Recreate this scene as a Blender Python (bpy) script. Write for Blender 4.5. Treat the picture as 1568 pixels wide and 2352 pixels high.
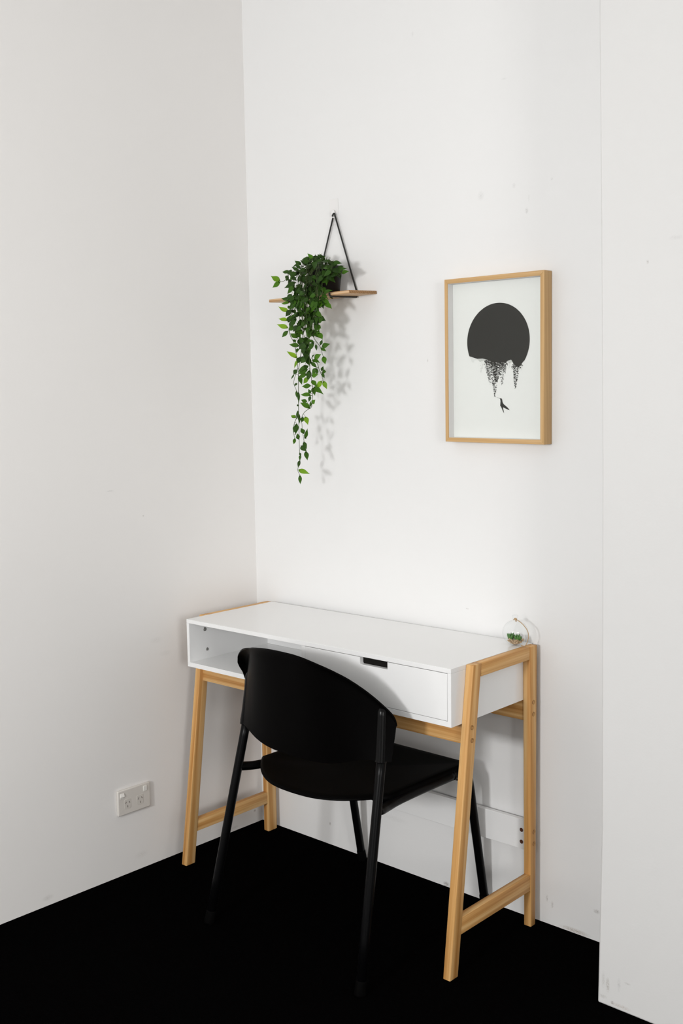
import bpy, bmesh, math, random
from mathutils import Vector, Matrix

for o in list(bpy.data.objects):
    bpy.data.objects.remove(o, do_unlink=True)
S = bpy.context.scene
COL = S.collection

# ------------------------------------------------------------------ camera
CAM_C = Vector((2.61444713, -2.39103403, 1.40259844))
CAM_R = Vector((0.73295999, 0.68004419, -0.01759424)).normalized()
CAM_D = Vector((-0.67789766, 0.72799879, -0.10233535)).normalized()
CAM_U = CAM_R.cross(CAM_D).normalized()
F_PX = 2486.36
cam_data = bpy.data.cameras.new('camera')
cam_data.sensor_fit = 'HORIZONTAL'
cam_data.sensor_width = 36.0
cam_data.lens = F_PX * 36.0 / 1568.0
cam_data.clip_start = 0.05
cam = bpy.data.objects.new('camera', cam_data)
COL.objects.link(cam)
M = Matrix.Identity(4)
for i in range(3):
    M[i][0] = CAM_R[i]; M[i][1] = CAM_U[i]; M[i][2] = -CAM_D[i]; M[i][3] = CAM_C[i]
cam.matrix_world = M
S.camera = cam

# ------------------------------------------------------------------ world, lights, exposure
w = bpy.data.worlds.new('world'); S.world = w
w.use_nodes = True
w.node_tree.nodes['Background'].inputs[0].default_value = (0.9, 0.95, 1.0, 1)
w.node_tree.nodes['Background'].inputs[1].default_value = 0.3
S.view_settings.view_transform = 'Standard'
S.view_settings.look = 'None'
S.view_settings.gamma = 1.0
S.view_settings.use_curve_mapping = False
S.view_settings.exposure = -0.33

ROOM_X, ROOM_Y, ROOM_Z = 6.0, -4.0, 3.0


def area(name, loc, target, sx, sy, power, col):
    l = bpy.data.lights.new(name, 'AREA')
    l.shape = 'RECTANGLE'; l.size = sx; l.size_y = sy
    l.energy = power; l.color = col
    o = bpy.data.objects.new(name, l); COL.objects.link(o)
    o.location = loc
    o.rotation_euler = (Vector(target) - Vector(loc)).to_track_quat('-Z', 'Y').to_euler()
    return o


area('rear_window_light', (1.35, -3.88, 1.52), (0.9, 0, 1.2), 0.36, 0.36, 60, (1.0, 1.0, 1.0))
area('rear_fill_light', (1.55, -3.93, 1.65), (0.8, 0, 1.1), 3.0, 0.8, 42, (1.0, 1.0, 1.0))  # added broad soft fill, not an actual window
area('side_window_light', (5.92, -2.80, 1.50), (0.0, -0.8, 1.0), 1.8, 1.3, 125, (1.0, 0.985, 0.965))

# ------------------------------------------------------------------ helpers
rnd = random.Random(7)


def at(px, py, axis, val):
    """photo pixel -> world point on the plane coordinate[axis] = val"""
    v = CAM_D + CAM_R * ((px - 784) / F_PX) - CAM_U * ((py - 1176) / F_PX)
    t = (val - CAM_C[axis]) / v[axis]
    return CAM_C + v * t


def link(name, bm, mats, parent=None, smooth=False, bevel=0.0, seg=2, angle=35):
    me = bpy.data.meshes.new(name)
    bm.normal_update()
    bm.to_mesh(me); bm.free()
    if not isinstance(mats, (list, tuple)): mats = [mats]
    for m in mats: me.materials.append(m)
    o = bpy.data.objects.new(name, me); COL.objects.link(o)
    if parent: o.parent = parent
    if smooth:
        for p in me.polygons: p.use_smooth = True
    if bevel > 0:
        b = o.modifiers.new('bevel', 'BEVEL'); b.width = bevel; b.segments = seg
        b.limit_method = 'ANGLE'; b.angle_limit = math.radians(angle)
        b.harden_normals = False
        for p in me.polygons: p.use_smooth = True
        try: me.set_sharp_from_angle(angle=math.radians(40))
        except Exception: pass
    return o


def thing(name, label, cat, loc=(0, 0, 0), rz=0.0, group=None):
    o = bpy.data.objects.new(name, None); COL.objects.link(o)
    o.location = loc; o.rotation_euler = (0, 0, rz); o.empty_display_size = 0.05
    o['label'] = label; o['category'] = cat
    if group: o['group'] = group
    return o


def struct(o):
    o['kind'] = 'structure'; return o


def box(bm, x0, x1, y0, y1, z0, z1, mi=0):
    vs = [bm.verts.new(p) for p in ((x0, y0, z0), (x1, y0, z0), (x1, y1, z0), (x0, y1, z0),
                                    (x0, y0, z1), (x1, y0, z1), (x1, y1, z1), (x0, y1, z1))]
    for f in ((0, 3, 2, 1), (4, 5, 6, 7), (0, 1, 5, 4), (1, 2, 6, 5), (2, 3, 7, 6), (3, 0, 4, 7)):
        bm.faces.new([vs[i] for i in f]).material_index = mi
    return vs


def prism(bm, pts, d, mi=0):
    """extrude polygon (list of Vector) by vector d"""
    a = [bm.verts.new(p) for p in pts]; b = [bm.verts.new(Vector(p) + Vector(d)) for p in pts]
    n = len(pts)
    fs = [bm.faces.new(a), bm.faces.new(list(reversed(b)))]
    for i in range(n): fs.append(bm.faces.new((a[i], b[i], b[(i + 1) % n], a[(i + 1) % n])))
    for f in fs: f.material_index = mi
    bmesh.ops.recalc_face_normals(bm, faces=fs)
    return fs


def smooth_path(pts, n=6):
    pts = [Vector(p) for p in pts]
    if len(pts) < 3: return pts
    out = []
    P = [pts[0] * 2 - pts[1]] + pts + [pts[-1] * 2 - pts[-2]]
    for i in range(1, len(P) - 2):
        for k in range(n):
            t = k / n
            a, b, c, d = P[i - 1], P[i], P[i + 1], P[i + 2]
            out.append(0.5 * ((2 * b) + (-a + c) * t + (2 * a - 5 * b + 4 * c - d) * t * t + (-a + 3 * b - 3 * c + d) * t ** 3))
    out.append(pts[-1])
    return out


def tube(bm, path, rad, seg=12, cap=True, mi=0, flat=1.0):
    path = [Vector(p) for p in path]
    n = len(path)
    rads = rad if isinstance(rad, (list, tuple)) else [rad] * n
    t0 = (path[1] - path[0]).normalized()
    ref = Vector((0, 0, 1)) if abs(t0.z) < 0.9 else Vector((1, 0, 0))
    N = t0.cross(ref).normalized()
    rings = []
    for i in range(n):
        t = (path[min(i + 1, n - 1)] - path[max(i - 1, 0)]).normalized()
        N = (N - t * N.dot(t)).normalized(); B = t.cross(N)
        rings.append([bm.verts.new(path[i] + (N * math.cos(a) + B * math.sin(a) * flat) * rads[i])
                      for a in [2 * math.pi * k / seg for k in range(seg)]])
    fs = []
    for i in range(n - 1):
        for k in range(seg):
            f = bm.faces.new((rings[i][k], rings[i][(k + 1) % seg], rings[i + 1][(k + 1) % seg], rings[i + 1][k])); fs.append(f)
    if cap:
        fs.append(bm.faces.new(list(reversed(rings[0])))); fs.append(bm.faces.new(rings[-1]))
    for f in fs: f.material_index = mi; f.smooth = True
    bmesh.ops.recalc_face_normals(bm, faces=fs)
    return rings


def lathe(bm, prof, c, seg=32, mi=0, axis=Vector((0, 0, 1)), closed=False):
    axis = Vector(axis).normalized()
    ref = Vector((1, 0, 0)) if abs(axis.x) < 0.9 else Vector((0, 1, 0))
    A = axis.cross(ref).normalized(); B = axis.cross(A)
    rings = []
    for r, h in prof:
        if r < 1e-6: rings.append([bm.verts.new(Vector(c) + axis * h)])
        else: rings.append([bm.verts.new(Vector(c) + axis * h + (A * math.cos(a) + B * math.sin(a)) * r)
                            for a in [2 * math.pi * k / seg for k in range(seg)]])
    fs = []
    for i in range(len(rings) - 1):
        a, b = rings[i], rings[i + 1]
        for k in range(seg):
            k2 = (k + 1) % seg
            if len(a) == 1 and len(b) == 1: continue
            if len(a) == 1: f = bm.faces.new((a[0], b[k2], b[k]))
            elif len(b) == 1: f = bm.faces.new((a[k], a[k2], b[0]))
            else: f = bm.faces.new((a[k], a[k2], b[k2], b[k]))
            f.material_index = mi; f.smooth = True; fs.append(f)
    bmesh.ops.recalc_face_normals(bm, faces=fs)
    return fs


def set_attr(o, name, vals):
    a = o.data.attributes.new(name, 'FLOAT_VECTOR', 'POINT')
    flat = [c for v in vals for c in v]
    a.data.foreach_set('vector', flat)


# ------------------------------------------------------------------ materials
def new_mat(name):
    m = bpy.data.materials.new(name); m.use_nodes = True
    nt = m.node_tree
    return m, nt, nt.nodes['Principled BSDF']


def nd(nt, typ, **kw):
    n = nt.nodes.new(typ)
    for k, v in kw.items(): setattr(n, k, v)
    return n


def plain(name, col, rough=0.5, spec=0.5, metal=0.0, bump=0.0, bscale=200, var=0.0):
    m, nt, b = new_mat(name)
    b.inputs['Base Color'].default_value = (*col, 1)
    b.inputs['Roughness'].default_value = rough
    b.inputs['Specular IOR Level'].default_value = spec
    b.inputs['Metallic'].default_value = metal
    tc = nd(nt, 'ShaderNodeTexCoord')
    nz = nd(nt, 'ShaderNodeTexNoise'); nz.inputs['Scale'].default_value = bscale; nz.inputs['Detail'].default_value = 4
    nt.links.new(tc.outputs['Object'], nz.inputs['Vector'])
    if bump > 0:
        bp = nd(nt, 'ShaderNodeBump'); bp.inputs['Strength'].default_value = bump; bp.inputs['Distance'].default_value = 0.001
        nt.links.new(nz.outputs['Fac'], bp.inputs['Height']); nt.links.new(bp.outputs['Normal'], b.inputs['Normal'])
    if var > 0:
        mx = nd(nt, 'ShaderNodeMix', data_type='RGBA')
        mx.inputs[6].default_value = (*[c * (1 - var) for c in col], 1); mx.inputs[7].default_value = (*[min(1, c * (1 + var)) for c in col], 1)
        nt.links.new(nz.outputs['Fac'], mx.inputs[0]); nt.links.new(mx.outputs[2], b.inputs['Base Color'])
    return m


def wall_mat(name, base, marks=()):
    """painted plaster: faint large mottling, fine roller texture, scuff marks at given world points"""
    m, nt, b = new_mat(name)
    L = nt.links
    b.inputs['Roughness'].default_value = 0.75
    b.inputs['Specular IOR Level'].default_value = 0.25
    geo = nd(nt, 'ShaderNodeNewGeometry')
    n1 = nd(nt, 'ShaderNodeTexNoise'); n1.inputs['Scale'].default_value = 1.3; n1.inputs['Detail'].default_value = 3
    n2 = nd(nt, 'ShaderNodeTexNoise'); n2.inputs['Scale'].default_value = 180; n2.inputs['Detail'].default_value = 6
    n3 = nd(nt, 'ShaderNodeTexNoise'); n3.inputs['Scale'].default_value = 5; n3.inputs['Detail'].default_value = 2
    for n in (n1, n2, n3): L.new(geo.outputs['Position'], n.inputs['Vector'])
    mx = nd(nt, 'ShaderNodeMix', data_type='RGBA')
    mx.inputs[6].default_value = (*[c * 0.975 for c in base], 1); mx.inputs[7].default_value = (*[min(1, c * 1.015) for c in base], 1)
    L.new(n1.outputs['Fac'], mx.inputs[0])
    col = mx.outputs[2]
    nm = nd(nt, 'ShaderNodeTexNoise'); nm.inputs['Scale'].default_value = 330; nm.inputs['Detail'].default_value = 8; nm.inputs['Roughness'].default_value = 0.75
    L.new(geo.outputs['Position'], nm.inputs['Vector'])
    for (p, sz, dark, tint) in marks:
        # ellipse distance
        sub = nd(nt, 'ShaderNodeVectorMath', operation='SUBTRACT'); sub.inputs[1].default_value = p
        L.new(geo.outputs['Position'], sub.inputs[0])
        dv = nd(nt, 'ShaderNodeVectorMath', operation='DIVIDE'); dv.inputs[1].default_value = sz
        L.new(sub.outputs[0], dv.inputs[0])
        ln = nd(nt, 'ShaderNodeVectorMath', operation='LENGTH'); L.new(dv.outputs[0], ln.inputs[0])
        mr = nd(nt, 'ShaderNodeMapRange'); mr.inputs[1].default_value = 1.0; mr.inputs[2].default_value = 0.2
        L.new(ln.outputs['Value'], mr.inputs[0])
        nr = nd(nt, 'ShaderNodeMapRange'); nr.inputs[1].default_value = 0.40; nr.inputs[2].default_value = 0.60
        L.new(nm.outputs['Fac'], nr.inputs[0])
        mu = nd(nt, 'ShaderNodeMath', operation='MULTIPLY'); L.new(mr.outputs[0], mu.inputs[0]); L.new(nr.outputs[0], mu.inputs[1])
        m2 = nd(nt, 'ShaderNodeMath', operation='MULTIPLY'); L.new(mu.outputs[0], m2.inputs[0]); m2.inputs[1].default_value = dark
        mk = nd(nt, 'ShaderNodeMix', data_type='RGBA'); L.new(m2.outputs[0], mk.inputs[0]); L.new(col, mk.inputs[6])
        mk.inputs[7].default_value = (*tint, 1)
        col = mk.outputs[2]
    L.new(col, b.inputs['Base Color'])
    bp = nd(nt, 'ShaderNodeBump'); bp.inputs['Strength'].default_value = 0.10; bp.inputs['Distance'].default_value = 0.0015
    L.new(n2.outputs['Fac'], bp.inputs['Height'])
    bp2 = nd(nt, 'ShaderNodeBump'); bp2.inputs['Strength'].default_value = 0.06; bp2.inputs['Distance'].default_value = 0.01
    L.new(n3.outputs['Fac'], bp2.inputs['Height']); L.new(bp.outputs['Normal'], bp2.inputs['Normal'])
    L.new(bp2.outputs['Normal'], b.inputs['Normal'])
    return m


def wood_mat(name, light, mid, dark, freq=9.0, rough=0.5):
    """straight grain read from the 'grain' attribute (x,y across, z along the member)"""
    m, nt, b = new_mat(name)
    L = nt.links
    at_ = nd(nt, 'ShaderNodeAttribute', attribute_name='grain')
    mp = nd(nt, 'ShaderNodeMapping'); mp.inputs['Scale'].default_value = (1, 1, 0.018)
    L.new(at_.outputs['Vector'], mp.inputs['Vector'])
    n1 = nd(nt, 'ShaderNodeTexNoise'); n1.inputs['Scale'].default_value = 120 * freq / 9; n1.inputs['Detail'].default_value = 4; n1.inputs['Distortion'].default_value = 0.15
    L.new(mp.outputs[0], n1.inputs['Vector'])
    mp2 = nd(nt, 'ShaderNodeMapping'); mp2.inputs['Scale'].default_value = (1, 1, 0.02)
    L.new(at_.outputs['Vector'], mp2.inputs['Vector'])
    wv = nd(nt, 'ShaderNodeTexWave'); wv.bands_direction = 'DIAGONAL'; wv.inputs['Scale'].default_value = freq * 2.2
    wv.inputs['Distortion'].default_value = 3.0; wv.inputs['Detail'].default_value = 2; wv.inputs['Detail Scale'].default_value = 1.2
    L.new(mp2.outputs[0], wv.inputs['Vector'])
    n2 = nd(nt, 'ShaderNodeTexNoise'); n2.inputs['Scale'].default_value = 500; n2.inputs['Detail'].default_value = 3
    L.new(mp.outputs[0], n2.inputs['Vector'])
    ad = nd(nt, 'ShaderNodeMath', operation='MULTIPLY_ADD'); L.new(wv.outputs['Fac'], ad.inputs[0]); ad.inputs[1].default_value = 0.22
    s1 = nd(nt, 'ShaderNodeMath', operation='MULTIPLY'); L.new(n1.outputs['Fac'], s1.inputs[0]); s1.inputs[1].default_value = 0.72
    L.new(s1.outputs[0], ad.inputs[2])
    ad2 = nd(nt, 'ShaderNodeMath', operation='MULTIPLY_ADD'); L.new(n2.outputs['Fac'], ad2.inputs[0]); ad2.inputs[1].default_value = 0.18; L.new(ad.outputs[0], ad2.inputs[2])
    cr = nd(nt, 'ShaderNodeValToRGB')
    e = cr.color_ramp.elements
    e[0].position = 0.34; e[0].color = (*light, 1); e[1].position = 0.80; e[1].color = (*dark, 1)
    k = e.new(0.54); k.color = (*mid, 1)
    L.new(ad2.outputs[0], cr.inputs[0]); L.new(cr.outputs[0], b.inputs['Base Color'])
    b.inputs['Roughness'].default_value = rough
    b.inputs['Specular IOR Level'].default_value = 0.35
    bp = nd(nt, 'ShaderNodeBump'); bp.inputs['Strength'].default_value = 0.08; bp.inputs['Distance'].default_value = 0.0006
    L.new(ad2.outputs[0], bp.inputs['Height']); L.new(bp.outputs['Normal'], b.inputs['Normal'])
    return m


def glass_mat(name, tint=(1, 1, 1), refl=1.0):
    m = bpy.data.materials.new(name); m.use_nodes = True; nt = m.node_tree; nt.nodes.clear(); L = nt.links
    out = nd(nt, 'ShaderNodeOutputMaterial'); mix = nd(nt, 'ShaderNodeMixShader')
    tr = nd(nt, 'ShaderNodeBsdfTransparent'); tr.inputs[0].default_value = (*tint, 1)
    gl = nd(nt, 'ShaderNodeBsdfGlossy'); gl.inputs['Roughness'].default_value = 0.03
    lw = nd(nt, 'ShaderNodeLayerWeight'); lw.inputs['Blend'].default_value = 0.5
    pw = nd(nt, 'ShaderNodeMath', operation='POWER'); pw.inputs[1].default_value = 4.0
    L.new(lw.outputs['Facing'], pw.inputs[0])
    mu = nd(nt, 'ShaderNodeMath', operation='MULTIPLY_ADD'); mu.inputs[1].default_value = 0.8 * refl; mu.inputs[2].default_value = 0.02; mu.use_clamp = True
    L.new(pw.outputs[0], mu.inputs[0]); L.new(mu.outputs[0], mix.inputs[0])
    L.new(tr.outputs[0], mix.inputs[1]); L.new(gl.outputs[0], mix.inputs[2]); L.new(mix.outputs[0], out.inputs[0])
    return m


def leaf_mat(name):
    m, nt, b = new_mat(name); L = nt.links
    a = nd(nt, 'ShaderNodeAttribute', attribute_name='leafuv')      # x across -1..1, y along 0..1, z random tone
    sp = nd(nt, 'ShaderNodeSeparateXYZ'); L.new(a.outputs['Vector'], sp.inputs[0])
    cr = nd(nt, 'ShaderNodeValToRGB'); e = cr.color_ramp.elements
    e[0].position = 0.0; e[0].color = (0.012, 0.028, 0.006, 1); e[1].position = 1.0; e[1].color = (0.25, 0.44, 0.022, 1)
    k = e.new(0.35); k.color = (0.025, 0.072, 0.008, 1)
    k = e.new(0.70); k.color = (0.068, 0.19, 0.010, 1)
    L.new(sp.outputs['Z'], cr.inputs[0])
    # veins: arcs that run from base to tip
    ab = nd(nt, 'ShaderNodeMath', operation='ABSOLUTE'); L.new(sp.outputs['X'], ab.inputs[0])
    mu = nd(nt, 'ShaderNodeMath', operation='MULTIPLY'); L.new(ab.outputs[0], mu.inputs[0]); mu.inputs[1].default_value = 17.0
    sn = nd(nt, 'ShaderNodeMath', operation='COSINE'); L.new(mu.outputs[0], sn.inputs[0])
    mr = nd(nt, 'ShaderNodeMapRange'); mr.inputs[1].default_value = 0.55; mr.inputs[2].default_value = 1.0; mr.inputs[3].default_value = 0.0; mr.inputs[4].default_value = 0.18
    L.new(sn.outputs[0], mr.inputs[0])
    mx = nd(nt, 'ShaderNodeMix', data_type='RGBA'); L.new(mr.outputs[0], mx.inputs[0]); L.new(cr.outputs[0], mx.inputs[6])
    mx.inputs[7].default_value = (0.22, 0.38, 0.06, 1)
    L.new(mx.outputs[2], b.inputs['Base Color'])
    b.inputs['Roughness'].default_value = 0.5; b.inputs['Specular IOR Level'].default_value = 0.16
    # thin leaf: some light passes through
    out = nt.nodes['Material Output']
    tl = nd(nt, 'ShaderNodeBsdfTranslucent'); L.new(mx.outputs[2], tl.inputs[0])
    ms = nd(nt, 'ShaderNodeMixShader'); ms.inputs[0].default_value = 0.15
    L.new(b.outputs[0], ms.inputs[1]); L.new(tl.outputs[0], ms.inputs[2]); L.new(ms.outputs[0], out.inputs[0])
    return m


PAINT = (0.84, 0.838, 0.832)


def mk(px, py, ax, val, w_, h_, dark, tint=(0.25, 0.22, 0.19)):
    p = at(px, py, ax, val)
    s = [0.01, 0.01, h_]; s[1 - ax] = w_; s[ax] = 0.02
    return (tuple(p), tuple(s), dark, tint)


marks_back = [
    mk(1209, 484, 1, 0, .006, .009, .55, (.35, .34, .33)), mk(1214, 455, 1, 0, .003, .012, .25, (.4, .39, .38)),
    mk(1104, 450, 1, 0, .012, .014, .30, (.4, .39, .38)), mk(1180, 426, 1, 0, .006, .008, .35, (.4, .39, .38)),
    mk(1267, 411, 1, 0, .004, .005, .35, (.4, .39, .38)), mk(982, 828, 1, 0, .002, .006, .5), mk(947, 78, 1, 0, .004, .008, .35, (.4, .39, .38)),
    mk(1157, 181, 1, 0, .010, .003, .25, (.4, .39, .38)), mk(1073, 1398, 1, 0, .007, .002, .6), mk(758, 1892, 1, 0, .005, .006, .9, (.12, .08, .05)),
    mk(1370, 2094, 1, 0, .012, .007, .7), mk(1256, 2063, 1, 0, .004, .012, .6), mk(1268, 2078, 1, 0, .004, .012, .6),
    mk(1025, 2031, 1, 0, .014, .010, .9, (.14, .10, .07)), mk(1320, 2138, 1, 0, .05, .008, .8, (.3, .2, .12)),
    mk(864, 1938, 1, 0, .02, .03, .25), mk(905, 1880, 1, 0, .06, .01, .12),
]
YE = -0.2508
marks_step = [
    mk(1395, 2262, 1, YE, .006, .020, .75, (.28, .24, .20)), mk(1385, 2250, 1, YE, .006, .025, .30), mk(1421, 2262, 1, YE, .005, .02, .35, (.3, .3, .3)),
    mk(1406, 2303, 1, YE, .005, .005, 1.0, (.10, .06, .04)), mk(1384, 2288, 1, YE, .012, .006, .45), mk(1441, 2260, 1, YE, .010, .003, .4),
    mk(1425, 2312, 1, YE, .03, .006, .45, (.3, .2, .12)), mk(1487, 601, 1, YE, .004, .005, .5), mk(1553, 545, 1, YE, .02, .006, .25, (.4, .39, .38)),
]
marks_left = [
    mk(253, 1128, 0, 0, .014, .002, .55, (.3, .3, .3)), mk(329, 1185, 0, 0, .003, .003, .8), mk(360, 1470, 0, 0, .03, .012, .12),
    mk(380, 1500, 0, 0, .03, .010, .10), mk(585, 1862, 0, 0, .006, .006, .8, (.12, .08, .05)), mk(540, 1900, 0, 0, .02, .006, .3),
    mk(325, 1962, 0, 0, .03, .012, .15), mk(110, 2062, 0, 0, .02, .01, .3),
]
M_back = wall_mat('paint_back', PAINT, marks_back)
M_left = wall_mat("paint_left", (0.85, 0.832, 0.815), marks_left)
M_step = wall_mat('paint_right_dimmed', (0.715, 0.71, 0.70), marks_step)  # wall white dimmed in the colour to offset the extra side light here
M_room = wall_mat('paint_room', (0.82, 0.82, 0.82))
M_ceil = wall_mat('paint_ceiling', (0.72, 0.72, 0.71))

M_carpet, nt, b = new_mat('black_carpet')
b.inputs['Roughness'].default_value = 1.0; b.inputs['Specular IOR Level'].default_value = 0.0
geo = nd(nt, 'ShaderNodeNewGeometry')
nz = nd(nt, 'ShaderNodeTexNoise'); nz.inputs['Scale'].default_value = 420; nz.inputs['Detail'].default_value = 3
nt.links.new(geo.outputs['Position'], nz.inputs['Vector'])
mx = nd(nt, 'ShaderNodeMix', data_type='RGBA'); mx.inputs[6].default_value = (0.0008, 0.0008, 0.0008, 1); mx.inputs[7].default_value = (0.0024, 0.0022, 0.0022, 1)
nt.links.new(nz.outputs['Fac'], mx.inputs[0]); nt.links.new(mx.outputs[2], b.inputs['Base Color'])
bp = nd(nt, 'ShaderNodeBump'); bp.inputs['Strength'].default_value = 0.7; bp.inputs['Distance'].default_value = 0.004
nt.links.new(nz.outputs['Fac'], bp.inputs['Height']); nt.links.new(bp.outputs['Normal'], b.inputs['Normal'])

M_white = plain('white_lacquer', (0.90, 0.90, 0.895), 0.13, 0.65, bump=0.02, bscale=60)
M_whiteflat = plain('white_melamine', (0.80, 0.80, 0.80), 0.45, 0.4, bump=0.02, bscale=80)
M_pine = wood_mat('pine', (0.80, 0.52, 0.235), (0.66, 0.36, 0.125), (0.46, 0.20, 0.045))
M_oak = wood_mat('oak_frame', (0.66, 0.43, 0.205), (0.60, 0.375, 0.165), (0.54, 0.325, 0.135), freq=22)
M_shelf = wood_mat('shelf_wood', (0.72, 0.52, 0.33), (0.60, 0.38, 0.20), (0.34, 0.17, 0.06), freq=16)
M_plastic = plain('black_plastic', (0.0012, 0.001, 0.001), 0.40, 0.025, bump=0.08, bscale=900)
M_steel = plain('black_steel', (0.0014, 0.0014, 0.0016), 0.30, 0.12, bump=0.03, bscale=300)
M_sleeve = plain('black_sleeve', (0.0014, 0.0013, 0.0013), 0.24, 0.16, bump=0.05, bscale=500)
M_rubber = plain('black_rubber', (0.0015, 0.0014, 0.0014), 0.7, 0.03, bump=0.05)
M_strap = plain('black_strap', (0.022, 0.022, 0.020), 0.5, 0.35, bump=0.1, bscale=500)
M_pot = plain('black_pot', (0.008, 0.007, 0.007), 0.45, 0.25, bump=0.02)
M_soil = plain('dark_soil', (0.02, 0.014, 0.009), 0.9, 0.1, bump=0.8, bscale=200)
M_leaf = leaf_mat('trailing_leaf')
M_stem = plain('green_stem', (0.055, 0.085, 0.022), 0.6, 0.3, var=0.4, bscale=80)
M_paper = plain('print_paper', (0.84, 0.845, 0.83), 0.8, 0.2, bump=0.02)
M_ink = plain('black_ink', (0.026, 0.0255, 0.022), 0.9, 0.1, var=0.05, bscale=2500)
M_inkgrey = plain('grey_ink', (0.60, 0.61, 0.59), 0.8, 0.2, var=0.2, bscale=900)
M_inkpale = plain('pale_ink', (0.75, 0.76, 0.745), 0.8, 0.2, var=0.1, bscale=900)
M_spacer = plain('white_spacer', (0.72, 0.71, 0.70), 0.7, 0.2)
M_glass = glass_mat('picture_glass', (0.99, 0.995, 0.99), 0.6)
M_globe = glass_mat('globe_glass', (0.985, 0.99, 0.99), 0.7)
M_outlet = plain('outlet_plastic', (0.70, 0.665, 0.62), 0.4, 0.45)
M_outletin = plain('outlet_insert', (0.66, 0.625, 0.58), 0.4, 0.45)
M_switch = plain('switch_plastic', (0.86, 0.84, 0.80), 0.3, 0.5)
M_slot = plain('slot_dark', (0.12, 0.10, 0.085), 0.8, 0.1)
M_brown = plain('screw_hole', (0.10, 0.035, 0.018), 0.7, 0.3)
M_plugwood = wood_mat('wood_plug', (0.62, 0.36, 0.13), (0.50, 0.26, 0.08), (0.30, 0.13, 0.03))
M_metal = plain('screw_metal', (0.32, 0.32, 0.30), 0.35, 0.5, metal=0.8, bump=0.2, bscale=600)
M_dark = plain('dark_shade', (0.01, 0.009, 0.008), 0.8, 0.1)
M_twine = plain('jute_twine', (0.50, 0.34, 0.19), 0.9, 0.2, bump=0.8, bscale=900, var=0.3)
M_straw = plain('straw_pebble', (0.52, 0.38, 0.24), 0.8, 0.2, bump=0.3, bscale=300, var=0.35)
M_succ = plain('succulent_green', (0.075, 0.20, 0.045), 0.45, 0.4, bump=0.1, bscale=200, var=0.35)
M_hookw = plain('hook_white', (0.84, 0.83, 0.82), 0.3, 0.5)

# ------------------------------------------------------------------ room shell
bm = bmesh.new(); box(bm, -0.1, ROOM_X + 0.1, ROOM_Y - 0.1, 0.1, -0.1, 0.0)
struct(link('floor', bm, M_carpet))
bm = bmesh.new(); box(bm, -0.1, ROOM_X + 0.1, ROOM_Y - 0.1, 0.1, ROOM_Z, ROOM_Z + 0.1)
struct(link('ceiling', bm, M_ceil))
bm = bmesh.new(); box(bm, -0.1, 0.0, ROOM_Y - 0.1, 0.1, 0, ROOM_Z)
struct(link('wall_left', bm, M_left))
bm = bmesh.new(); box(bm, 0.0, ROOM_X, 0.0, 0.1, 0, ROOM_Z)
struct(link('wall_back', bm, M_back))
# the nearer stretch of wall on the right, with the slightly bowed plaster arris of the photo
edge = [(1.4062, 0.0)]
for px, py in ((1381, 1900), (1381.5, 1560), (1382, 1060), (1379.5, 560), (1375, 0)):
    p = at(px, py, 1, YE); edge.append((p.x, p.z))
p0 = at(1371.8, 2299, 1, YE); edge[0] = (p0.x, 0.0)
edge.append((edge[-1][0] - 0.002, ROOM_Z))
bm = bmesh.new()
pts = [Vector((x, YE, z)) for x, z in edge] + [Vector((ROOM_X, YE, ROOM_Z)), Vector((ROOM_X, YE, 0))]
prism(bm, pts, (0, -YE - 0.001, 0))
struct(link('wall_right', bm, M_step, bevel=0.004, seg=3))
bm = bmesh.new(); box(bm, ROOM_X, ROOM_X + 0.1, ROOM_Y - 0.1, 0.1, 0, ROOM_Z)
struct(link('wall_side', bm, M_room))
bm = bmesh.new(); box(bm, 0, ROOM_X, ROOM_Y - 0.1, ROOM_Y, 0, ROOM_Z)
struct(link('wall_front', bm, M_room))

# ------------------------------------------------------------------ desk
desk = thing('writing_desk', 'white box-top desk on an A-shaped pine frame, pushed into the corner', 'desk', (0.0907, -0.0177, 0), 0.01)
W_, D_ = 0.9806, 0.3566
ZT, ZB = 0.760, 0.616


def grain_bar(name, corners8, axis_dir, mat, parent, bevel=0.0012, cat=None):
    """corners8: 8 verts (bottom 4, top 4). grain attribute from position projected on the member axes"""
    bm = bmesh.new()
    vs = [bm.verts.new(c) for c in corners8]
    fs = [bm.faces.new([vs[i] for i in f]) for f in ((0, 3, 2, 1), (4, 5, 6, 7), (0, 1, 5, 4), (1, 2, 6, 5), (2, 3, 7, 6), (3, 0, 4, 7))]
    bmesh.ops.recalc_face_normals(bm, faces=fs)
    bmesh.ops.bevel(bm, geom=bm.edges[:], offset=bevel, segments=2, profile=0.5, affect='EDGES')
    bm.verts.ensure_lookup_table()
    A = Vector(axis_dir).normalized()
    ref = Vector((1, 0, 0)) if abs(A.x) < 0.8 else Vector((0, 1, 0))
    X = (ref - A * ref.dot(A)).normalized(); Y = A.cross(X)
    off = Vector((rnd.random() * 3, rnd.random() * 3, rnd.random() * 20))
    vals = [((v.co.dot(X)) + off.x, (v.co.dot(Y)) + off.y, v.co.dot(A) + off.z) for v in bm.verts]
    o = link(name, bm, mat, parent)
    for p in o.data.polygons: p.use_smooth = True
    try: o.data.set_sharp_from_angle(angle=math.radians(50))
    except Exception: pass
    set_attr(o, 'grain', vals)
    return o


def bar_box(name, x0, x1, d0, d1, z0, z1, axis_dir, mat, parent, bevel=0.0012):
    y0, y1 = -d1, -d0
    return grain_bar(name, [(x0, y0, z0), (x1, y0, z0), (x1, y1, z0), (x0, y1, z0), (x0, y0, z1), (x1, y0, z1), (x1, y1, z1), (x0, y1, z1)], axis_dir, mat, parent, bevel)


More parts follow.
